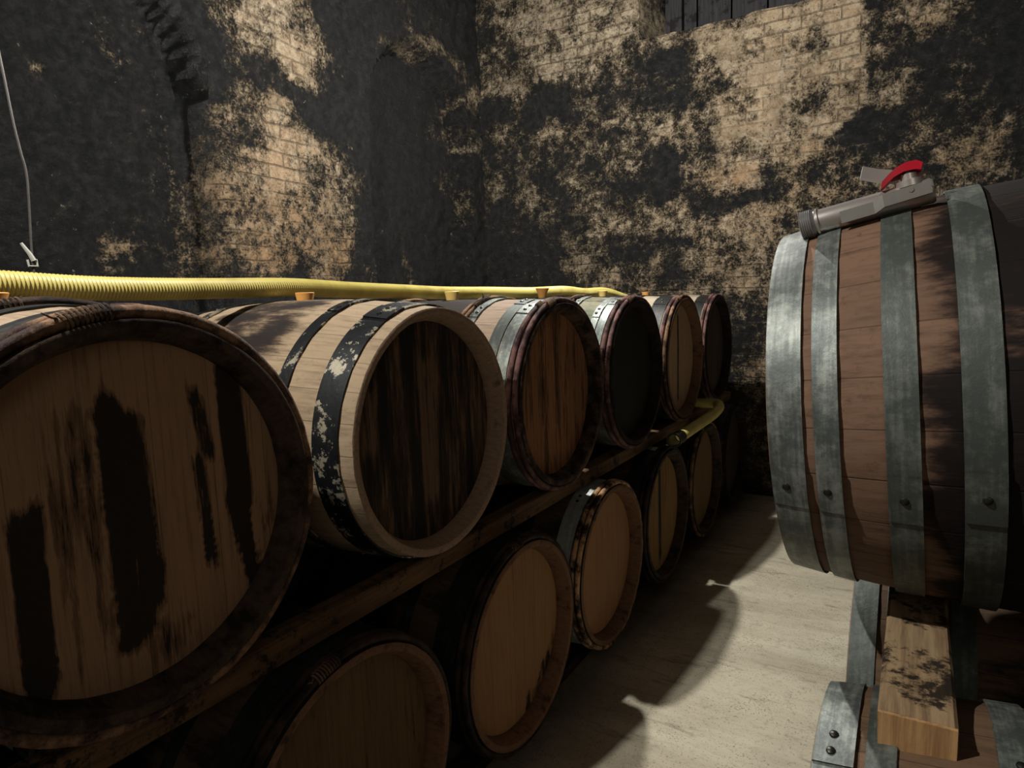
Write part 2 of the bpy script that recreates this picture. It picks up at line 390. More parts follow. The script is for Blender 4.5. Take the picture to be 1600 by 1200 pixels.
H=dict(
 T1=mat_head('head_tan_streaked',srgb(166,132,102),srgb(96,72,52),1,.2,.1,.35),
 T2=mat_head('head_black_streaked',srgb(122,98,76),srgb(48,37,30),2,.78,.09,.5),
 T3=mat_head('head_orange_brown',srgb(156,112,78),srgb(62,42,32),3,.52,.1,.4),
 T4=mat_head('head_olive_black',srgb(46,44,36),srgb(32,31,26),4,.3,.1,.6),
 T5=mat_head('head_light_tan',srgb(188,158,128),srgb(126,100,76),5,.1,.075,.4),
 T6=mat_head('head_grey_brown',srgb(82,70,58),srgb(48,40,34),6,.4,.09,.5),
 L1=mat_head('head_golden_mouldy',srgb(112,88,60),srgb(70,54,36),7,.42,.1,.4),
 L2=mat_head('head_honey_oak',srgb(158,122,84),srgb(112,84,56),8,.0,.12,.25),
 L3=mat_head('head_amber_oak',srgb(164,124,88),srgb(126,92,64),9,.0,.1,.3),
 L4=mat_head('head_yellow_brown',srgb(150,118,74),srgb(84,62,38),10,.38,.075,.4),
 L5=mat_head('head_dull_amber',srgb(128,100,68),srgb(74,56,38),11,.3,.08,.4),
 L6=mat_head('head_dark_brown',srgb(60,52,42),srgb(38,33,28),12,.4,.09,.5),  # darker brown than the other lower heads
 back=mat_head('head_plain_oak',srgb(130,100,74),srgb(80,60,44),13,.3,.09,.4))
YT=[.526,1.233,1.893,2.556,3.213,3.858]
YL=[.215,.880,1.561,2.214,2.861,3.523,4.199]
GT='barrels of the upper tier on the left'; GL='barrels of the lower tier on the left'; GR='barrels of the stack on the right'
def barrel_left(tier,y,key,label,head,stave,rim,hoops,withies,seed,marks=(),Rh=.295,Rb=None,x=0,yaw=0,**kw):
    z=ZF if tier=='T' else ZF-.686
    if tier=='L': x+=.026
    return make_barrel(dict(loc=(x,y,z),yaw=PI+yaw,Rh=Rh,Rb=(Rb or (.325 if y<1.5 else .317)) if tier=='T' else .318,seed=seed,label=label,group=GT if tier=='T' else GL,
        m_stave=S[stave],m_rim=RIM[rim],m_head=H[head],m_head_back=H['back'],hoops=hoops,withies=withies,marks=list(marks),**kw))
def sym(hs):   # the same hoops on the far half
    return hs+[(LB-b,LB-a,m,None) for a,b,m,r in hs]
def symw(ws): return ws+[(LB-s,r,m,[]) for s,r,m,b in ws]
Zn,Zo,Zp,BI,BP,DI=[M[k] for k in('zinc','zinc_old','zinc_pale','black_iron','black_paint','dark_iron')]
bk,bp,bd,bl=[M[k] for k in('bark','bark_pink','bark_dark','bark_pale')]

# local theta: 0 is up; for the left stack the camera side (-Y) is theta=+90 deg
barrel_left('T',YT[0],'T1','nearest upper left barrel, huge tan head with long black streaks, bark hoops at its rim','T1','a','dark',
 sym([(.052,.118,BP,1.0),(.198,.232,DI,.5)]),
 symw([(.012,.010,bk,[(.18,.22),(1.15,.08)]),(.034,.010,bk,[(.75,.25)]),(.245,.0075,bd,[(.2,.2)]),(.268,.0075,bd,[])]),11,
 [(-.147,.016,.03,-.2,1,0),(-.045,.020,.12,-.215,.45,.0),(-.08,.035,.16,-.215,.3,.04),(-.024,.014,.16,-.192,1,0),(.012,.013,.137,-.138,.9,0),(.12,.007,.163,.078,.85,-.15),(.112,.008,.05,-.105,1,-.05),(.18,.017,.198,-.03,.95,-.04),(.185,.012,-.03,-.17,1,-.18),(.005,.02,-.1,-.17,.75,.3),(.05,.03,-.2,-.22,.5,0),(.235,.01,-.02,-.08,.5,0)])
barrel_left('T',YT[1],'T2','second upper left barrel, pale chime, flaking black hoops, head soaked with black streaks','T2','b','pale',
 sym([(.034,.100,BI,.35),(.188,.222,BI,.3)]),[],12,[(-.09,.03,.2,-.2,.35,0),(.08,.05,.1,-.2,.4,0),(.0,.02,.15,-.15,-.35,0),(-.2,.02,.1,.0,-.4,0)])
barrel_left('T',YT[2],'T3','third upper left barrel with grey zinc hoops, reddish bark hoops and orange-brown head','T3','c','stained',
 sym([(.046,.085,Zn,.4),(.090,.128,Zo,.2),(.212,.240,Zn,.5)]),
 symw([(.010,.0085,bp,[(.25,.16)]),(.031,.0085,bp,[(.35,.1)]),(.252,.0065,bk,[(.3,.25)]),(.272,.0065,bk,[(.1,.15)])]),13)
barrel_left('T',YT[3],'T4','fourth upper barrel on the left, black-green head, greenish mottled staves and zinc hoops','T4','d','black',
 sym([(.050,.080,Zn,.3),(.084,.112,Zn,.6),(.200,.225,Zn,.4)]),
 symw([(.011,.009,bp,[(.25,.12)]),(.034,.009,bp,[(.4,.1)]),(.238,.0065,bk,[(.2,.2)]),(.258,.0065,bk,[(.5,.2)])]),14)
barrel_left('T',YT[4],'T5','fifth upper left barrel, light tan head with one dark seam and shiny black hoops','T5','e','brown',
 sym([(.048,.115,BP,.4),(.205,.232,BP,.3)]),
 symw([(.011,.0085,bk,[(.3,.12)]),(.032,.0085,bp,[]),(.248,.005,bd,[(.2,.2)])]),15,[(.01,.006,.2,-.2,.9,0)])
barrel_left('T',YT[5],'T6','last upper left barrel, dark grey-brown head, next to the brick back wall','T6','e','black',
 sym([(.046,.100,BP,.4),(.205,.235,DI,.3)]),symw([(.010,.0085,bp,[]),(.030,.0085,bp,[(.5,.1)])]),16)
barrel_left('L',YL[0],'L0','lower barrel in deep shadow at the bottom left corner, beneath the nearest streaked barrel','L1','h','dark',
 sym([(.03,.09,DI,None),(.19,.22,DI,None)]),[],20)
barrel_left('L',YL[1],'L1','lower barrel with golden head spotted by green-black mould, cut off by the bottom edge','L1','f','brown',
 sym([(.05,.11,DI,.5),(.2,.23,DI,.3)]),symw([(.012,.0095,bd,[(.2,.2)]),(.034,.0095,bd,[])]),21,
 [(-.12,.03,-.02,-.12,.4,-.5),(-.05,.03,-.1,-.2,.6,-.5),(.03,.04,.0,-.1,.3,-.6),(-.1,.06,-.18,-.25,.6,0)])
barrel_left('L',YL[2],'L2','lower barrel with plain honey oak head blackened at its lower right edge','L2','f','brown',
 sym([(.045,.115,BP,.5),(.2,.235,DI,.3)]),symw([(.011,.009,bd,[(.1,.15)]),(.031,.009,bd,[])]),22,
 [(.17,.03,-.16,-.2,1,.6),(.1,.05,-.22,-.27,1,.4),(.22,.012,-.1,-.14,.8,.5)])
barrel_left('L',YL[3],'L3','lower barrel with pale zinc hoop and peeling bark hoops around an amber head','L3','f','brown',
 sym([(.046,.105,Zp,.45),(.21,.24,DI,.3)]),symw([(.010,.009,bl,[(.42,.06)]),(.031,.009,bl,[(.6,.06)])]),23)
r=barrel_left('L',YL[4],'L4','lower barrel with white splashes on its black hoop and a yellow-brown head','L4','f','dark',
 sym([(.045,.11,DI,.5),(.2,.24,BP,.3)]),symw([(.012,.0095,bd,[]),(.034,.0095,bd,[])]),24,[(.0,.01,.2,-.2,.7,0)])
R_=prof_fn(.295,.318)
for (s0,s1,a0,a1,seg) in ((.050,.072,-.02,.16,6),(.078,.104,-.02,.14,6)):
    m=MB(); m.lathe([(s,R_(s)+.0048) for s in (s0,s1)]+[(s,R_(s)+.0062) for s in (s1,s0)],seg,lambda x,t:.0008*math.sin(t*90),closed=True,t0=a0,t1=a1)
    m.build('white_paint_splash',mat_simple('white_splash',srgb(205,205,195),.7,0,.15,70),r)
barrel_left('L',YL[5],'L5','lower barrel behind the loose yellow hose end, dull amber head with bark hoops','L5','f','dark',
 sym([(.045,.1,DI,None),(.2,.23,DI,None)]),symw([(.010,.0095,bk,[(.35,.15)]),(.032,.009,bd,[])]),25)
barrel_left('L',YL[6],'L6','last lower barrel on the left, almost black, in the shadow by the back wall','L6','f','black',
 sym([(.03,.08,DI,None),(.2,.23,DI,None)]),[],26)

# right stack
make_barrel(dict(loc=(.770,1.347,ZF+.099),yaw=.011,tilt=.0668,Rh=.3035,Rb=.349,seed=31,
 label='large red-brown barrel with zinc hoops on the right, a steel valve lying on it',group=GR,rivet_n=1,
 m_stave=S['g'],m_rim=RIM['brown'],m_head=H['back'],m_head_back=H['back'],
 hoops=sym([(-.001,.049,Zn,-1.87),(.064,.098,Zn,-1.87),(.155,.196,Zo,-1.87),(.243,.288,Zo,-1.83)])))
low=dict(Rh=.298,Rb=.334,m_rim=RIM['pale'],m_head=H['back'],m_head_back=H['back'],yaw=0)
make_barrel(dict(low,loc=(.866,.955,ZF-.582),seed=32,label='lower right barrel nearest the camera, riveted zinc hoops, wooden beam lying over it',group=GR,
 m_stave=S['h'],hoops=sym([(-.001,.046,Zn,-.22),(.058,.092,Zo,-2.2),(.195,.235,Zn,-.20),(.29,.33,Zn,-2.2)])))
make_barrel(dict(low,loc=(.868,1.650,ZF-.600),seed=33,label='lower right barrel behind the beam, plain grey zinc hoop at its end',group=GR,
 m_stave=S['h'],hoops=sym([(-.001,.046,Zo,-2.2),(.062,.10,Zo,-2.2),(.17,.21,Zo,-2.2),(.29,.33,Zn,-2.2)])))
BL= [(2.6,2.88,0.263,0.162,0.92,0.3),(2.75,2.75,0.211,0.105,0.85,0.3),(2.39,2.75,0.099,0.071,0.6,0.3),(2.43,2.6,0.122,0.059,0.5,0.3),(2.33,2.49,0.054,0.058,0.7,0.4),(2.57,2.54,0.175,0.041,0.12,0.3),(2.34,2.29,0.119,0.131,0.55,0.5),(2.58,2.39,0.132,0.096,0.85,0.5),(2.2,2.17,0.059,0.127,0.5,0.5),(2.51,2.16,0.237,0.137,0.92,0.5),(2.73,2.12,0.214,0.18,0.85,0.45),(2.98,2.08,0.159,0.133,0.75,0.4),(2.62,1.9,0.32,0.16,0.88,0.7),(3.05,1.98,0.12,0.078,0.6,0.4),(2.79,1.69,0.223,0.149,0.78,0.9),(2.47,1.64,0.214,0.104,0.75,0.8),(2.3,1.87,0.177,0.116,0.75,0.6),(2.17,2.01,0.051,0.063,0.5,0.5),(2.15,1.63,0.11,0.096,0.55,0.7),(1.94,1.65,0.132,0.061,0.62,0.6),(1.72,1.67,0.093,0.029,0.6,0.6),(1.94,1.8,0.098,0.054,0.42,0.5),(1.78,1.58,0.121,0.044,0.4,0.6),(2.0,1.54,0.068,0.037,0.5,0.8),(2.72,2.01,0.095,0.036,0.35,0.8),(2.73,1.85,0.067,0.051,0.35,0.9),(2.63,1.54,0.056,0.109,0.2,0.9),(3.1,1.67,0.102,0.159,0.45,0.7),(3.27,1.59,0.151,0.103,0.22,0.5),(3.72,3.11,0.192,0.03,0.72,0.3),(3.48,3.02,0.088,0.028,0.62,0.3),(4.0,3.19,0.152,0.036,0.68,0.3),(4.19,3.17,0.114,0.041,0.62,0.3),(4.33,3.14,0.085,0.042,0.55,0.3),(3.87,3.28,0.181,0.078,0.3,0.3),(3.77,2.96,0.424,0.052,0.02,0.3),(4.06,2.99,0.125,0.045,0.5,0.2),(4.28,2.96,0.118,0.094,0.6,0.2),(4.42,2.87,0.079,0.087,0.65,0.2),(4.3,2.68,0.102,0.067,0.55,0.2),(4.43,2.59,0.089,0.078,0.62,0.2),(4.12,2.69,0.096,0.093,0.32,0.2),(4.21,2.31,0.117,0.048,0.48,0.2),(4.42,2.22,0.107,0.099,0.42,0.3),(4.52,2.08,0.093,0.152,0.45,0.3),(3.27,2.63,0.047,0.04,0.4,0.2),(3.08,2.32,0.027,0.019,0.6,0.4),(3.74,1.72,0.036,0.135,0.55,0.3),(3.79,1.56,0.037,0.091,0.6,0.5),(3.74,2.18,0.043,0.265,0.28,0.1),(1.5,2.51,0.049,0.031,0.34,0.1),(1.32,2.49,0.033,0.084,0.38,0.1),(1.34,2.36,0.036,0.044,0.4,0.1),(1.83,2.62,0.074,0.039,0.36,0.1),(1.86,2.58,0.036,0.028,0.42,0.1),(1.94,2.46,0.038,0.047,0.4,0.1),(1.48,2.36,0.025,0.031,0.3,0.1),(1.97,2.22,0.059,0.119,0.3,0.0),(2.01,2.03,0.067,0.061,0.3,0.0),(1.52,2.23,0.025,0.026,0.26,0.1),(1.89,2.71,0.062,0.017,0.45,0.0),(3.09,2.82,0.163,0.227,0.03,0.1),(3.38,2.09,0.312,0.413,0.04,0.1),(1.59,2.14,0.159,0.214,0.12,0.1),(1.33,1.77,0.138,0.126,0.12,0.1),(1.43,1.65,0.074,0.037,0.25,0.9),(1.24,1.95,0.021,0.034,0.3,0.9),(2.04,2.64,0.05,0.178,0.02,0),(2.11,2.09,0.021,0.248,0.05,0)]
BB= [(-1.51,3.42,0.27,0.178,0.75,0.15),(-1.2,3.22,0.356,0.196,0.8,0.15),(-0.91,3.24,0.238,0.126,0.7,0.15),(-1.8,3.21,0.144,0.139,0.55,0.1),(-1.91,3.38,0.088,0.139,0.3,0.1),(-1.42,3.04,0.32,0.072,0.7,0.15),(-0.91,3.05,0.287,0.059,0.7,0.15),(-0.67,3.1,0.136,0.041,0.6,0.2),(-1.37,2.83,0.149,0.136,0.12,0),(-1.11,2.85,0.151,0.035,0.6,0.1),(-1.75,2.92,0.126,0.056,0.5,0.1),(-1.93,2.81,0.107,0.096,0.12,0.1),(-1.76,2.64,0.173,0.095,0.45,0.15),(-1.59,2.71,0.084,0.093,0.3,0.1),(-1.89,2.37,0.179,0.147,0.45,0.1),(-1.66,2.24,0.172,0.168,0.52,0.1),(-2.01,2.58,0.073,0.098,0.2,0.1),(-1.61,2.04,0.125,0.097,0.5,0.1),(-1.85,2.07,0.089,0.059,0.15,0.1),(-2.04,1.73,0.187,0.205,0.16,0.1),(-1.6,1.7,0.143,0.245,0.1,0),(-1.8,1.61,0.119,0.101,0.22,0.1),(-1.06,2.66,0.175,0.154,0.58,0.1),(-1.19,2.42,0.129,0.136,0.5,0.1),(-0.91,2.77,0.193,0.069,0.35,0.1),(-0.72,2.78,0.185,0.084,0.3,0.1),(-0.54,2.95,0.133,0.102,0.22,0),(-0.45,3.21,0.086,0.1,0.12,0),(-0.5,3.06,0.109,0.032,0.6,0.2),(-0.54,2.66,0.111,0.092,0.2,0),(-0.87,2.5,0.217,0.131,0.6,0.15),(-0.63,2.51,0.183,0.127,0.58,0.2),(-0.45,2.48,0.132,0.125,0.6,0.3),(-1.23,2.14,0.21,0.115,0.42,0.1),(-1.34,1.92,0.135,0.071,0.3,0.1),(-0.92,2.24,0.196,0.111,0.5,0.1),(-0.59,2.24,0.159,0.06,0.25,0.1),(-0.73,2.11,0.141,0.044,0.25,0.1),(-0.32,2.29,0.128,0.062,0.4,0.3),(-0.41,2.01,0.132,0.076,0.5,0.3),(-0.98,1.89,0.225,0.137,0.56,0.2),(-1.24,1.58,0.24,0.143,0.58,0.2),(-0.88,1.75,0.123,0.054,0.3,0.1),(-0.78,1.51,0.242,0.114,0.6,0.35),(-0.5,1.8,0.158,0.087,0.55,0.3),(-0.43,1.54,0.134,0.131,0.5,0.3),(-0.71,1.6,0.029,0.112,0.2,0.2),(-0.12,2.78,0.121,0.079,0.85,0.3),(-0.04,3.0,0.196,0.096,0.85,0.3),(0.22,2.97,0.221,0.13,0.9,0.35),(0.51,2.91,0.137,0.144,0.85,0.35),(0.19,2.64,0.225,0.114,0.92,0.3),(0.48,2.66,0.139,0.11,0.88,0.4),(-0.08,2.5,0.201,0.119,0.8,0.35),(0.23,2.41,0.224,0.115,0.9,0.35),(0.52,2.51,0.104,0.11,0.85,0.3),(-0.2,2.72,0.082,0.08,0.5,0.2),(-0.24,2.57,0.062,0.081,0.35,0.1),(0.04,2.24,0.197,0.099,0.85,0.4),(-0.2,2.4,0.104,0.061,0.55,0.3),(0.35,2.24,0.146,0.054,0.75,0.5),(-0.07,2.12,0.162,0.081,0.92,0.7),(-0.24,2.16,0.084,0.05,0.7,0.6),(-0.03,1.96,0.161,0.024,0.12,0.2),(-0.24,1.97,0.085,0.058,0.25,0.2),(0.09,1.84,0.157,0.065,0.7,0.5),(-0.07,1.77,0.164,0.083,0.72,0.4),(0.21,1.71,0.115,0.08,0.6,0.4),(-0.15,1.61,0.168,0.105,0.66,0.4),(0.05,1.51,0.16,0.124,0.66,0.4),(0.02,1.31,0.163,0.084,0.55,0.35),(0.02,1.09,0.163,0.085,0.42,0.4),(0.02,0.88,0.164,0.086,0.5,0.5),(-0.19,1.4,0.128,0.086,0.55,0.4),(0.71,2.83,0.065,0.106,0.5,0.3),(0.8,2.84,0.127,0.052,0.5,0.3),(0.93,2.84,0.123,0.061,0.7,0.5),(0.76,2.66,0.065,0.049,0.45,0.3),(0.81,2.73,0.08,0.035,0.8,0.3),(0.97,2.67,0.122,0.069,0.3,0.3),(1.11,2.7,0.117,0.084,0.3,0.3),(1.29,2.63,0.084,0.23,0.12,0.2),(1.38,2.45,0.055,0.197,0.06,0.1),(1.03,2.48,0.121,0.069,0.35,0.4),(1.2,2.78,0.086,0.066,0.45,0.4),(1.24,2.41,0.114,0.06,0.4,0.3),(0.69,2.48,0.026,0.108,0.15,0.1),(0.81,2.56,0.08,0.056,0.45,0.2),(0.94,2.43,0.078,0.049,0.45,0.2),(0.66,2.34,0.074,0.036,0.12,0.2),(0.69,2.22,0.1,0.044,0.35,0.4),(0.49,2.27,0.105,0.045,0.45,0.4),(0.38,2.15,0.109,0.069,0.55,0.5),(0.6,2.11,0.103,0.052,0.4,0.4),(0.82,2.27,0.113,0.043,0.55,0.4),(0.89,2.14,0.127,0.05,0.5,0.5),(1.07,2.23,0.121,0.056,0.45,0.4),(1.22,2.14,0.101,0.061,0.65,0.7),(1.35,2.12,0.07,0.067,0.6,0.7),(1.14,2.03,0.119,0.049,0.55,0.6),(0.28,2.01,0.112,0.063,0.5,0.5),(0.5,1.95,0.106,0.061,0.55,0.5),(0.2,1.9,0.115,0.048,0.5,0.4),(0.12,2.11,0.046,0.079,0.4,0.4),(1.36,2.25,0.069,0.04,0.35,0.2)]
# ------------------------------------------------------------------ the cellar
XW,YW=-2.05,4.56
def patches(BLB,base_fn):
    def f(u,z):
        u+=.07*fbm(u,z,2.3,21)+.03*fbm(u,z,7,22); z+=.07*fbm(u,z,2.3,31)+.03*fbm(u,z,7,32)
        c,w0=base_fn(u,z); W=w0;Cc=c*w0;Wa=.25*w0
        for (a,b,ru,rz,v,wm) in BLB:
            du=(u-a)/ru;dz=(z-b)/rz;d=du*du+dz*dz
            if d<7:
                e=math.exp(-d*1.1);W+=e;Cc+=e*v;Wa+=e*wm
        c=Cc/W
        return c+.30*fbm(u,z,4.5,41)*(c>.2),Wa/W
    return f
fL=patches(BL,lambda u,z:(.13,.12))
fB=patches(BB,lambda u,z:(.5,.12))
def fbm(u,z,s,seed): 
    return noise.fractal(Vector((u*s,z*s,seed)),.9,2.1,4)
def sm(x,a,b):
    t=min(1,max(0,(x-a)/(b-a))); return t*t*(3-2*t)
def arch(u,z,uc,hw,spring,e=.03):
    """1 inside a round-headed recess"""
    if z<spring: d=hw-abs(u-uc)
    else: d=hw-math.hypot(u-uc,(z-spring)*.95)
    return sm(d,-e*.4,e)
def wall_grid(name,u0,u1,z0,z1,step,place,depth,cov,mat):
    nu=int((u1-u0)/step)+1;nz=int((z1-z0)/step)+1
    m=MB();vs=[];cl=[];wa=[]
    for j in range(nz):
        z=z0+(z1-z0)*j/(nz-1)
        for i in range(nu):
            u=u0+(u1-u0)*i/(nu-1)
            c,w=cov(u,z); cl.append(c);wa.append(w)
            d=depth(u,z)+.020*fbm(u,z,2.2,3)+.012*fbm(u,z,9,8)-.004*(c>.5)
            vs.append(place(u,z,d))
    fs=[(j*nu+i,j*nu+i+1,(j+1)*nu+i+1,(j+1)*nu+i) for j in range(nz-1) for i in range(nu-1)]
    m.add(vs,fs); m.a['clean']=cl; m.a['warm']=wa
    return tag(m.build(name,mat),None,None,kind='structure')
def depL(u,z):      # depth into the wall
    a=arch(u,z,1.35,.80,2.30,.05)*.20
    b=arch(u,z,3.83,.55,2.56,.05)*.16
    c=.03*sm(u,2.2,2.9)
    return a+b
wall_grid('wall_left',-2.6,YW+.12,-.02,4.15,.03,lambda u,z,d:(XW-d,u,z),depL,fL,mat_wall('mouldy_brick_left',1))
ZT=ZF+2.07
def depB(u,z):      # ledge near the top: the wall stops and boards stand further back
    d=.42*sm(z+.015*fbm(u,0,4,1),ZT-.02,ZT+.05)*sm(u,-.72,-.66)
    d-=.10*sm(u,.62,.66)*0
    return d
wall_grid('wall_back',XW-.12,3.3,-.02,4.15,.03,lambda u,z,d:(u,YW+d,z),depB,fB,mat_wall('mouldy_brick_back',0))
# dark boards above the ledge
wd=mat_plank('tarred_boards',srgb(58,56,58),srgb(36,36,40),2,5,.3)
bx=-.66
b=0
root=empty('board_partition',(1.3,YW+.36,ZT)); tag(root,'dark upright boards above the brick ledge at the top of the back wall','partition')
while bx<3.2:
    w=.235; m=MB(); m.box((bx+w/2-1.3,0,.42),(w-.012,.03,.86)); m.build('board',wd,root,smooth=False); bx+=w
m=MB(); m.box((-1.86,-.03,.34),(.085,.09,.74)); m.build('post',wd,root,smooth=False)
# right and rear walls, floor, ceiling
m=MB(); m.box((3.35,1.1,2.05),(.1,7.6,4.2)); tag(m.build('wall_right',mat_plank('sooty_wall_right',srgb(86,78,66),srgb(44,42,40),0,2,.5),smooth=False),None,None,kind='structure')
m=MB(); m.box((.55,-2.65,2.05),(5.7,.1,4.2)); tag(m.build('wall_rear',mat_plank('sooty_wall_rear',srgb(86,78,66),srgb(44,42,40),1,3,.5),smooth=False),None,None,kind='structure')
m=MB();vs=[];dirt_shade=[];nx,ny=230,300
for j in range(ny):
    y=-2.62+7.4*j/(ny-1)
    for i in range(nx):
        x=-2.3+5.62*i/(nx-1)
        vs.append((x,y,.006*fbm(x*.6,y,2.,1)+.002*fbm(x,y,9,2)-.004))
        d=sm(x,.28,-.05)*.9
        d=max(d,.45*sm(x,.75,1.1)); d=max(d,.95*sm(y,1.45,1.15)); d=max(d,sm(y,4.35,4.75)*.6)  # near end: shade from blocked light painted into the floor colour, cuts bounce
        dirt_shade.append(min(1,max(0,d+.25*fbm(x,y,3,5))))
m.add(vs,[(j*nx+i,j*nx+i+1,(j+1)*nx+i+1,(j+1)*nx+i) for j in range(ny-1) for i in range(nx-1)]); m.a['dirt_shade']=dirt_shade
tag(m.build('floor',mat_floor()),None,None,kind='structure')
m=MB(); m.box((.55,1.1,4.18),(5.8,7.7,.06)); tag(m.build('ceiling',mat_plank('ceiling_boards',srgb(60,54,48),srgb(34,32,32),1,7,.4),smooth=False),None,None,kind='structure')

# ------------------------------------------------------------------ rails and beams
def beam(name,p0,p1,w,h,mat,label,group=None,jag=0,seed=0):
    """square timber from p0 to p1 along Y with eased edges and slightly uneven faces"""
    m=MB(); n=60; b=.004; L=p1[1]-p0[1]
    sec=[(-w/2+b,-h/2),(w/2-b,-h/2),(w/2,-h/2+b),(w/2,h/2-b),(w/2-b,h/2),(-w/2+b,h/2),(-w/2,h/2-b),(-w/2,-h/2+b)]
    vs=[]
    for i in range(n+1):
        t=i/n
        for (a,c) in sec:
            k=.0015*noise.noise(Vector((t*L*4,a*40,c*40+seed)))
            yy=t*L-(jag*(.5-c/h)*(1 if i==0 else 0))
            vs.append((a+k,yy,c+k))
    fs=[(i*8+q,i*8+(q+1)%8,(i+1)*8+(q+1)%8,(i+1)*8+q) for i in range(n) for q in range(8)]
    fs+=[tuple(range(8))[::-1],tuple(n*8+q for q in range(8))]
    m.add(vs,fs); o=m.build(name,mat,loc=p0); return tag(o,label,'beam',group)
wr=mat_plank('rail_oak',srgb(112,86,58),srgb(70,52,36),1,1,.25); wk=mat_plank('rail_dark',srgb(66,52,40),srgb(34,28,24),1,4,.5)
beam('wooden_rail',(-.075,-.3,ZF-.3455),(-.075,4.35,0),.052,.055,wr,'long wooden rail carrying the front ends of the upper left barrels')
beam('wooden_rail',(-.815,-.3,ZF-.3425),(-.815,4.35,0),.050,.048,wk,'long wooden rail under the rear ends of the upper left barrels')
beam('floor_beam',(-.10,-.3,.021),(-.10,4.5,0),.08,.034,wk,'timber on the floor under the front ends of the lower left barrels')
beam('floor_beam',(-.78,-.3,.021),(-.78,4.5,0),.08,.034,wk,'timber on the floor under the rear ends of the lower left barrels')
wb=mat_plank('beam_mouldy',srgb(172,146,112),srgb(120,96,72),1,9,.42)
beam('wooden_beam',(.978,.905,ZF-.255),(.978,2.2,0),.086,.050,wb,'mouldy sawn beam end between the lower and upper barrels on the right')
m=MB(); m.box((0,-.0025,0),(.084,.006,.0485)); eg=m.build('sawn_end',mat_plank('sawn_end_wood',srgb(196,156,108),srgb(150,112,74),2,11,.0),bpy.data.objects['wooden_beam'],smooth=False)
beam('wooden_beam',(1.50,.885,ZF-.25),(1.50,2.2,0),.086,.058,wk,'second beam further inside the right stack, in shadow')
beam('floor_beam',(1.0,.6,.065),(1.0,2.4,0),.10,.12,wk,'timber on the floor under the near ends of the lower right barrels')
beam('floor_beam',(1.5,.6,.065),(1.5,2.4,0),.10,.12,wk,'timber on the floor under the far ends of the lower right barrels')
# loose wedges that keep the rows apart
# ------------------------------------------------------------------ bungs
k=NT('silicone_bung'); bungm=k.fin(k.mix(k.math('MULTIPLY',k.noise(k.coord(),sc=40),.4),srgb(226,160,84),srgb(238,190,120)),.45,spec=.4)
k.b.inputs['Subsurface Weight'].default_value=.25; k.b.inputs['Subsurface Radius'].default_value=(.02,.01,.004)
k=NT('silicone_bung_yellow'); bungy=k.fin(k.mix(k.math('MULTIPLY',k.noise(k.coord(),sc=40),.4),srgb(240,206,120),srgb(245,222,150)),.45,spec=.4)
k.b.inputs['Subsurface Weight'].default_value=.25; k.b.inputs['Subsurface Radius'].default_value=(.02,.01,.004)
def bung(x,y,z,mat,label,h=.02,r0=.021,r1=.027,tilt=0):
    m=MB(); pr=[(-.03,.0001),(-.03,r0-.004),(0,r0),(h*.9,r1),(h,r1-.002),(h,r1-.006),(h-.004,r1-.008),(h-.004,.0001)]
    m.lathe(pr,32); o=m.build('barrel_bung',mat); o.rotation_euler=(0,-PI/2+tilt,0); o.location=(x,y,z)
    return tag(o,label,'bung','silicone bungs in the upper left barrels')
zt=ZF+.318
za=ZF+.326
bung(-.44,.526,za+.002,bungm,'orange bung in the top of the nearest streaked barrel')
bung(-.44,YT[1],za+.003,bungm,'orange bung on the barrel with the pale chime, in front of the thick hose',.016,.022,.025)
bung(-.44,YT[2],zt+.010,bungy,'pale yellow bung on the third upper barrel with the orange-brown head',.018,.022,.026)
bung(-.44,YT[3],zt+.016,bungm,'tall flared amber bung on the fourth upper barrel with the black-green head',.026,.019,.030,.03)
bung(-.44,YT[4],zt+.010,bungy,'pale bung on the fifth upper barrel beside the yellow hose',.018,.021,.025)
bung(-.44,YT[5],zt+.008,bungm,'low orange bung on the last upper barrel by the back wall',.012,.022,.026)
# ------------------------------------------------------------------ hoses
def spline(pts,n):
    pts=[Vector(p) for p in pts]; out=[]
    P=[2*pts[0]-pts[1]]+pts+[2*pts[-1]-pts[-2]]
    for i in range(1,len(P)-2):
        for q in range(n):
            t=q/n;a,b,c,d=P[i-1:i+3]
            out.append(.5*((2*b)+(-a+c)*t+(2*a-5*b+4*c-d)*t*t+(-a+3*b-3*c+d)*t**3))
    out.append(pts[-1]); return out
def resample(pts,step):
    out=[pts[0]];acc=0
    for a,b in zip(pts,pts[1:]):
        L=(b-a).length
        while acc+L>=step:
            a=a+(b-a)*((step-acc)/L); L=(b-a).length; out.append(a); acc=0
        acc+=L
    return out
k=NT('yellow_hose'); v=k.coord()
hose=k.fin(k.mix(k.ss(k.noise(v,sc=9,det=5),.45,.7),srgb(208,194,112),srgb(188,172,94)),.42,spec=.45)
def hose_mesh(name,path,r,parent=None,pitch=.0078,amp=.0017):
    pts=resample(spline(path,24),pitch/4)
    m=MB(); m.tube(pts,[r+amp*(math.cos(2*PI*i/4)) for i in range(len(pts))],20)
    return m.build(name,hose,parent)
hz=ZF
h=hose_mesh('suction_hose',[(-.50,.10,hz+.372),(-.51,.30,hz+.372),(-.525,.52,hz+.370),(-.53,.72,hz+.360),(-.535,.88,hz+.358),(-.545,1.05,hz+.360),(-.56,1.28,hz+.364),(-.60,1.55,hz+.358),(-.66,1.88,hz+.354),(-.70,2.2,hz+.349),(-.72,2.57,hz+.350),(-.70,2.9,hz+.348),(-.66,3.2,hz+.354),(-.70,3.55,hz+.344),(-.72,3.9,hz+.348),(-.73,4.3,hz+.30)],.0245)
tag(h,'thick ribbed yellow hose lying along the tops of the upper left barrels','hose')
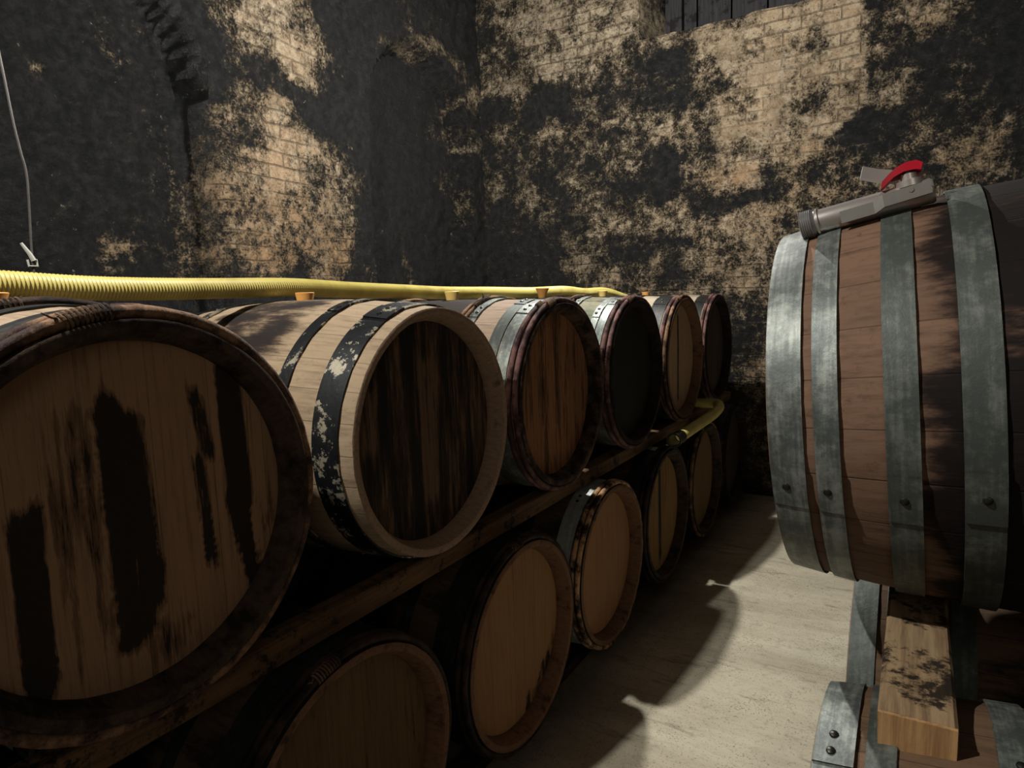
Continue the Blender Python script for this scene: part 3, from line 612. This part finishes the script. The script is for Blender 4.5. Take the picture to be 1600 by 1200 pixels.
hr=empty('transfer_hose',(.06,2.9,hz-.33)); tag(hr,'loose yellow hose end hanging beneath the last upper barrels, open dark cuff towards the camera','hose')
O=Vector(hr.location)
pp=resample(spline([Vector(p)-O for p in [(-.30,3.60,hz-.270),(-.10,3.63,hz-.288),(.0,3.645,hz-.288),(.045,3.64,hz-.290),(.066,3.595,hz-.300),(.064,3.52,hz-.318),(.062,3.4,hz-.325),(.062,3.15,hz-.328),(.06,2.93,hz-.332)]],24),.006)
m=MB(); m.tube(pp,.0265,20); m.build('hose_tube',hose,hr)
def ring(name,y0,y1,r0,r1,mat,parent,c=(0,0,0)):
    m=MB(); m.lathe([(y0,r0),(y0,r1),(y1,r1),(y1,r0)],32,closed=True); o=m.build(name,mat,parent); o.rotation_euler=(0,0,PI/2); o.location=c; return o
dk=mat_simple('black_rubber',srgb(26,24,26),.35,0,.2,40); cl=mat_simple('clamp_steel',srgb(150,150,146),.3,.9,.2,60)
ring('rubber_cuff',-.075,.02,.0255,.0305,dk,hr,(0,0,-.002)); ring('hose_clamp',-.080,-.072,.0265,.034,cl,hr,(0,0,-.002))
# ------------------------------------------------------------------ hanging wire with its clip
wr_=empty('hanging_wire',(-1.2,.92,hz+.46)); tag(wr_,'thin grey wire hanging before the black wall, small pale clip at its lower end','wire')
O=Vector(wr_.location)
m=MB(); m.tube(spline([Vector(p)-O for p in [(-1.2,.80,4.14),(-1.2,.88,hz+1.4),(-1.2,.911,hz+.915),(-1.2,.924,hz+.78),(-1.2,.934,hz+.705),(-1.2,.930,hz+.60),(-1.2,.924,hz+.50),(-1.2,.923,hz+.43)]],8),.0034,8)
m.build('wire',mat_simple('grey_wire',srgb(96,92,88),.5,.3,.5,50),wr_)
m=MB(); m.tube([(0.004,-.022,.052),(0.006,-.004,.022),(0.006,.004,.004)],[.004,.006,.007],8); m.tube([(0.006,-.012,.006),(0.006,-.010,-.012),(0.006,.012,-.012),(0.006,.010,.008)],.0032,6)
m.build('clip',mat_simple('pale_plastic_clip',srgb(196,196,184),.45,0,.15,60),wr_)
# ------------------------------------------------------------------ steel valve lying on the right barrel
steel=mat_simple('stainless_steel',srgb(206,198,192),.34,.7,.12,35,bump=.05); steel2=mat_simple('brushed_steel',srgb(168,165,158),.42,.75,.15,90,bump=.05)
red=mat_simple('red_plastic_grip',srgb(190,18,44),.35,0,.05,30); drk=mat_simple('dark_thread',srgb(170,168,168),.3,.6,.2,80)
A=Vector((.800,1.222,hz+.413)); B=Vector((.972,1.222,hz+.449))
dx=(B-A).normalized(); up=Vector((0,0,1)); dy=up.cross(dx).normalized(); dz=dx.cross(dy)
MT=Matrix((dx,dy,dz)).transposed().to_4x4(); MT.translation=A
t=empty('barrel_valve'); t.matrix_world=MT; tag(t,'stainless steel tap with a red lever grip lying on top of the large right barrel','valve')
L=(B-A).length
def lx(name,pr,mat,n=40): 
    m=MB(); m.lathe(pr,n,closed=True); return m.build(name,mat,t)
lx('tube_body',[(.012,.0165),(.012,.0195),(L,.0195),(L+.004,.017),(L+.004,.012)],steel)
th=[(-.012,.016),(-.012,.0225)]
for i in range(6): th+=[(-.0105+i*.0032,.0245),(-.0090+i*.0032,.0228)]
th+=[(.010,.0215),(.012,.0195),(.012,.016)]
lx('threaded_collar',th,drk)
lx('collar_ring',[(.0135,.019),(.0135,.0225),(.0165,.0225),(.0165,.019)],steel); 
# long handle strip with its offset bend, on the camera side of the tube
m=MB()
def bar(pts,hh,tt):
    vs=[]
    for (x,y,z) in pts: vs+=[(x,y-tt,z-hh),(x,y+tt,z-hh),(x,y+tt,z+hh),(x,y-tt,z+hh)]
    fs=[(i*4+q,i*4+(q+1)%4,(i+1)*4+(q+1)%4,(i+1)*4+q) for i in range(len(pts)-1) for q in range(4)]+[(3,2,1,0),tuple(len(vs)-4+q for q in range(4))]
    m.add(vs,fs)
bar([(.050,-.0235,-.006),(.098,-.0235,-.005),(.112,-.0275,.001),(.176,-.0275,.003)],.0095,.0028)
m.build('handle_strip',steel2,t,smooth=False)
m=MB(); 
def cyl(m,c,ax,r,h,n=24,r2=None):
    c=Vector(c);ax=Vector(ax).normalized(); m.tube([c,c+ax*h],[r,r2 or r],n)
cyl(m,(.150,0,.014),(0,0,1),.020,.010); cyl(m,(.150,0,.024),(0,0,1),.012,.010); m.build('valve_bonnet',steel,t)
m=MB(); cyl(m,(.150,0,.033),(0,0,1),.0055,.008,6); cyl(m,(.150,-.0275,.006),(0,-1,0),.004,.004,6); cyl(m,(.112,-.014,.010),(0,-1,0),.005,.008,6); m.build('valve_nut',steel2,t)
# lever: rises towards the collar, red sleeve wrapped over its root
m=MB(); vs=[]
P=[(.168,.006,.026),(.150,.006,.0345),(.128,.008,.0365),(.108,.012,.046),(.088,.016,.058)]
for (x,y,z) in P: vs+=[(x-.003,y-.011,z-.010),(x+.003,y+.011,z+.010),(x+.005,y+.010,z+.013),(x-.001,y-.012,z-.007)]
m.add(vs,[(i*4+q,i*4+(q+1)%4,(i+1)*4+(q+1)%4,(i+1)*4+q) for i in range(len(P)-1) for q in range(4)]+[(3,2,1,0),(16,17,18,19)])
m.build('lever',steel,t)
m=MB();vs=[]
P=[(.170,-.004,.040,.006),(.162,-.004,.045,.008),(.148,-.004,.046,.008),(.134,-.006,.042,.008),(.122,-.008,.034,.008),(.113,-.010,.027,.007)]
for (x,y,z,hh) in P: vs+=[(x-.002,y-.010,z-hh),(x-.002,y+.016,z-hh),(x+.002,y+.016,z+hh*.6),(x+.002,y-.010,z+hh*.6)]
m.add(vs,[(i*4+q,i*4+(q+1)%4,(i+1)*4+(q+1)%4,(i+1)*4+q) for i in range(len(P)-1) for q in range(4)]+[(3,2,1,0),tuple(20+q for q in range(4))])
m.build('red_grip',red,t)
LA,LBp,LF=106,130,6
# ------------------------------------------------------------------ light
def lamp(name,loc,e,col,r):
    d=bpy.data.lights.new(name,'POINT'); d.energy=e; d.color=col; d.shadow_soft_size=r
    o=bpy.data.objects.new(name,d); C.objects.link(o); o.location=loc; return o
lamp('cellar_lamp_near',(-.31,-.08,ZF+1.64),LA,(1,.965,.89),.022)
lamp('cellar_lamp_far',(-.40,2.65,ZF+1.70),LBp,(1,.97,.90),.022)
d=bpy.data.lights.new('aisle_fill','AREA'); d.energy=LF; d.color=(1,.91,.80); d.shape='RECTANGLE'; d.size=1.2; d.size_y=1.8  # added soft fill for the barrel heads, no real opening behind it
o=bpy.data.objects.new('aisle_fill',d); C.objects.link(o); o.location=(2.4,-1.9,2.6); o.rotation_euler=Vector((-1,1.1,-.35)).to_track_quat('-Z','Y').to_euler()
w=bpy.data.worlds.new('cellar_air'); sc.world=w; w.use_nodes=True; w.node_tree.nodes['Background'].inputs[0].default_value=(.5,.55,.65,1); w.node_tree.nodes['Background'].inputs[1].default_value=.006
# ------------------------------------------------------------------ camera
cd=bpy.data.cameras.new('camera'); cam=bpy.data.objects.new('camera',cd); C.objects.link(cam); sc.camera=cam
cd.sensor_width=36; cd.sensor_fit='HORIZONTAL'; cd.lens=36*1029.42/1600; cd.clip_start=.02
rt=Vector((0.85398074,0.51925889,-0.03297105)); up_=Vector((-0.03572139,0.12173125,0.9919201)); fw=Vector((-0.51907694,0.84590289,-0.12250479))
mw=Matrix((rt,up_,-fw)).transposed().to_4x4(); mw.translation=Vector((.95786,0,ZF+.30002)); cam.matrix_world=mw
sc.view_settings.view_transform='Standard'; sc.view_settings.look='None'; sc.view_settings.gamma=1; sc.view_settings.use_curve_mapping=False
sc.view_settings.exposure=.48
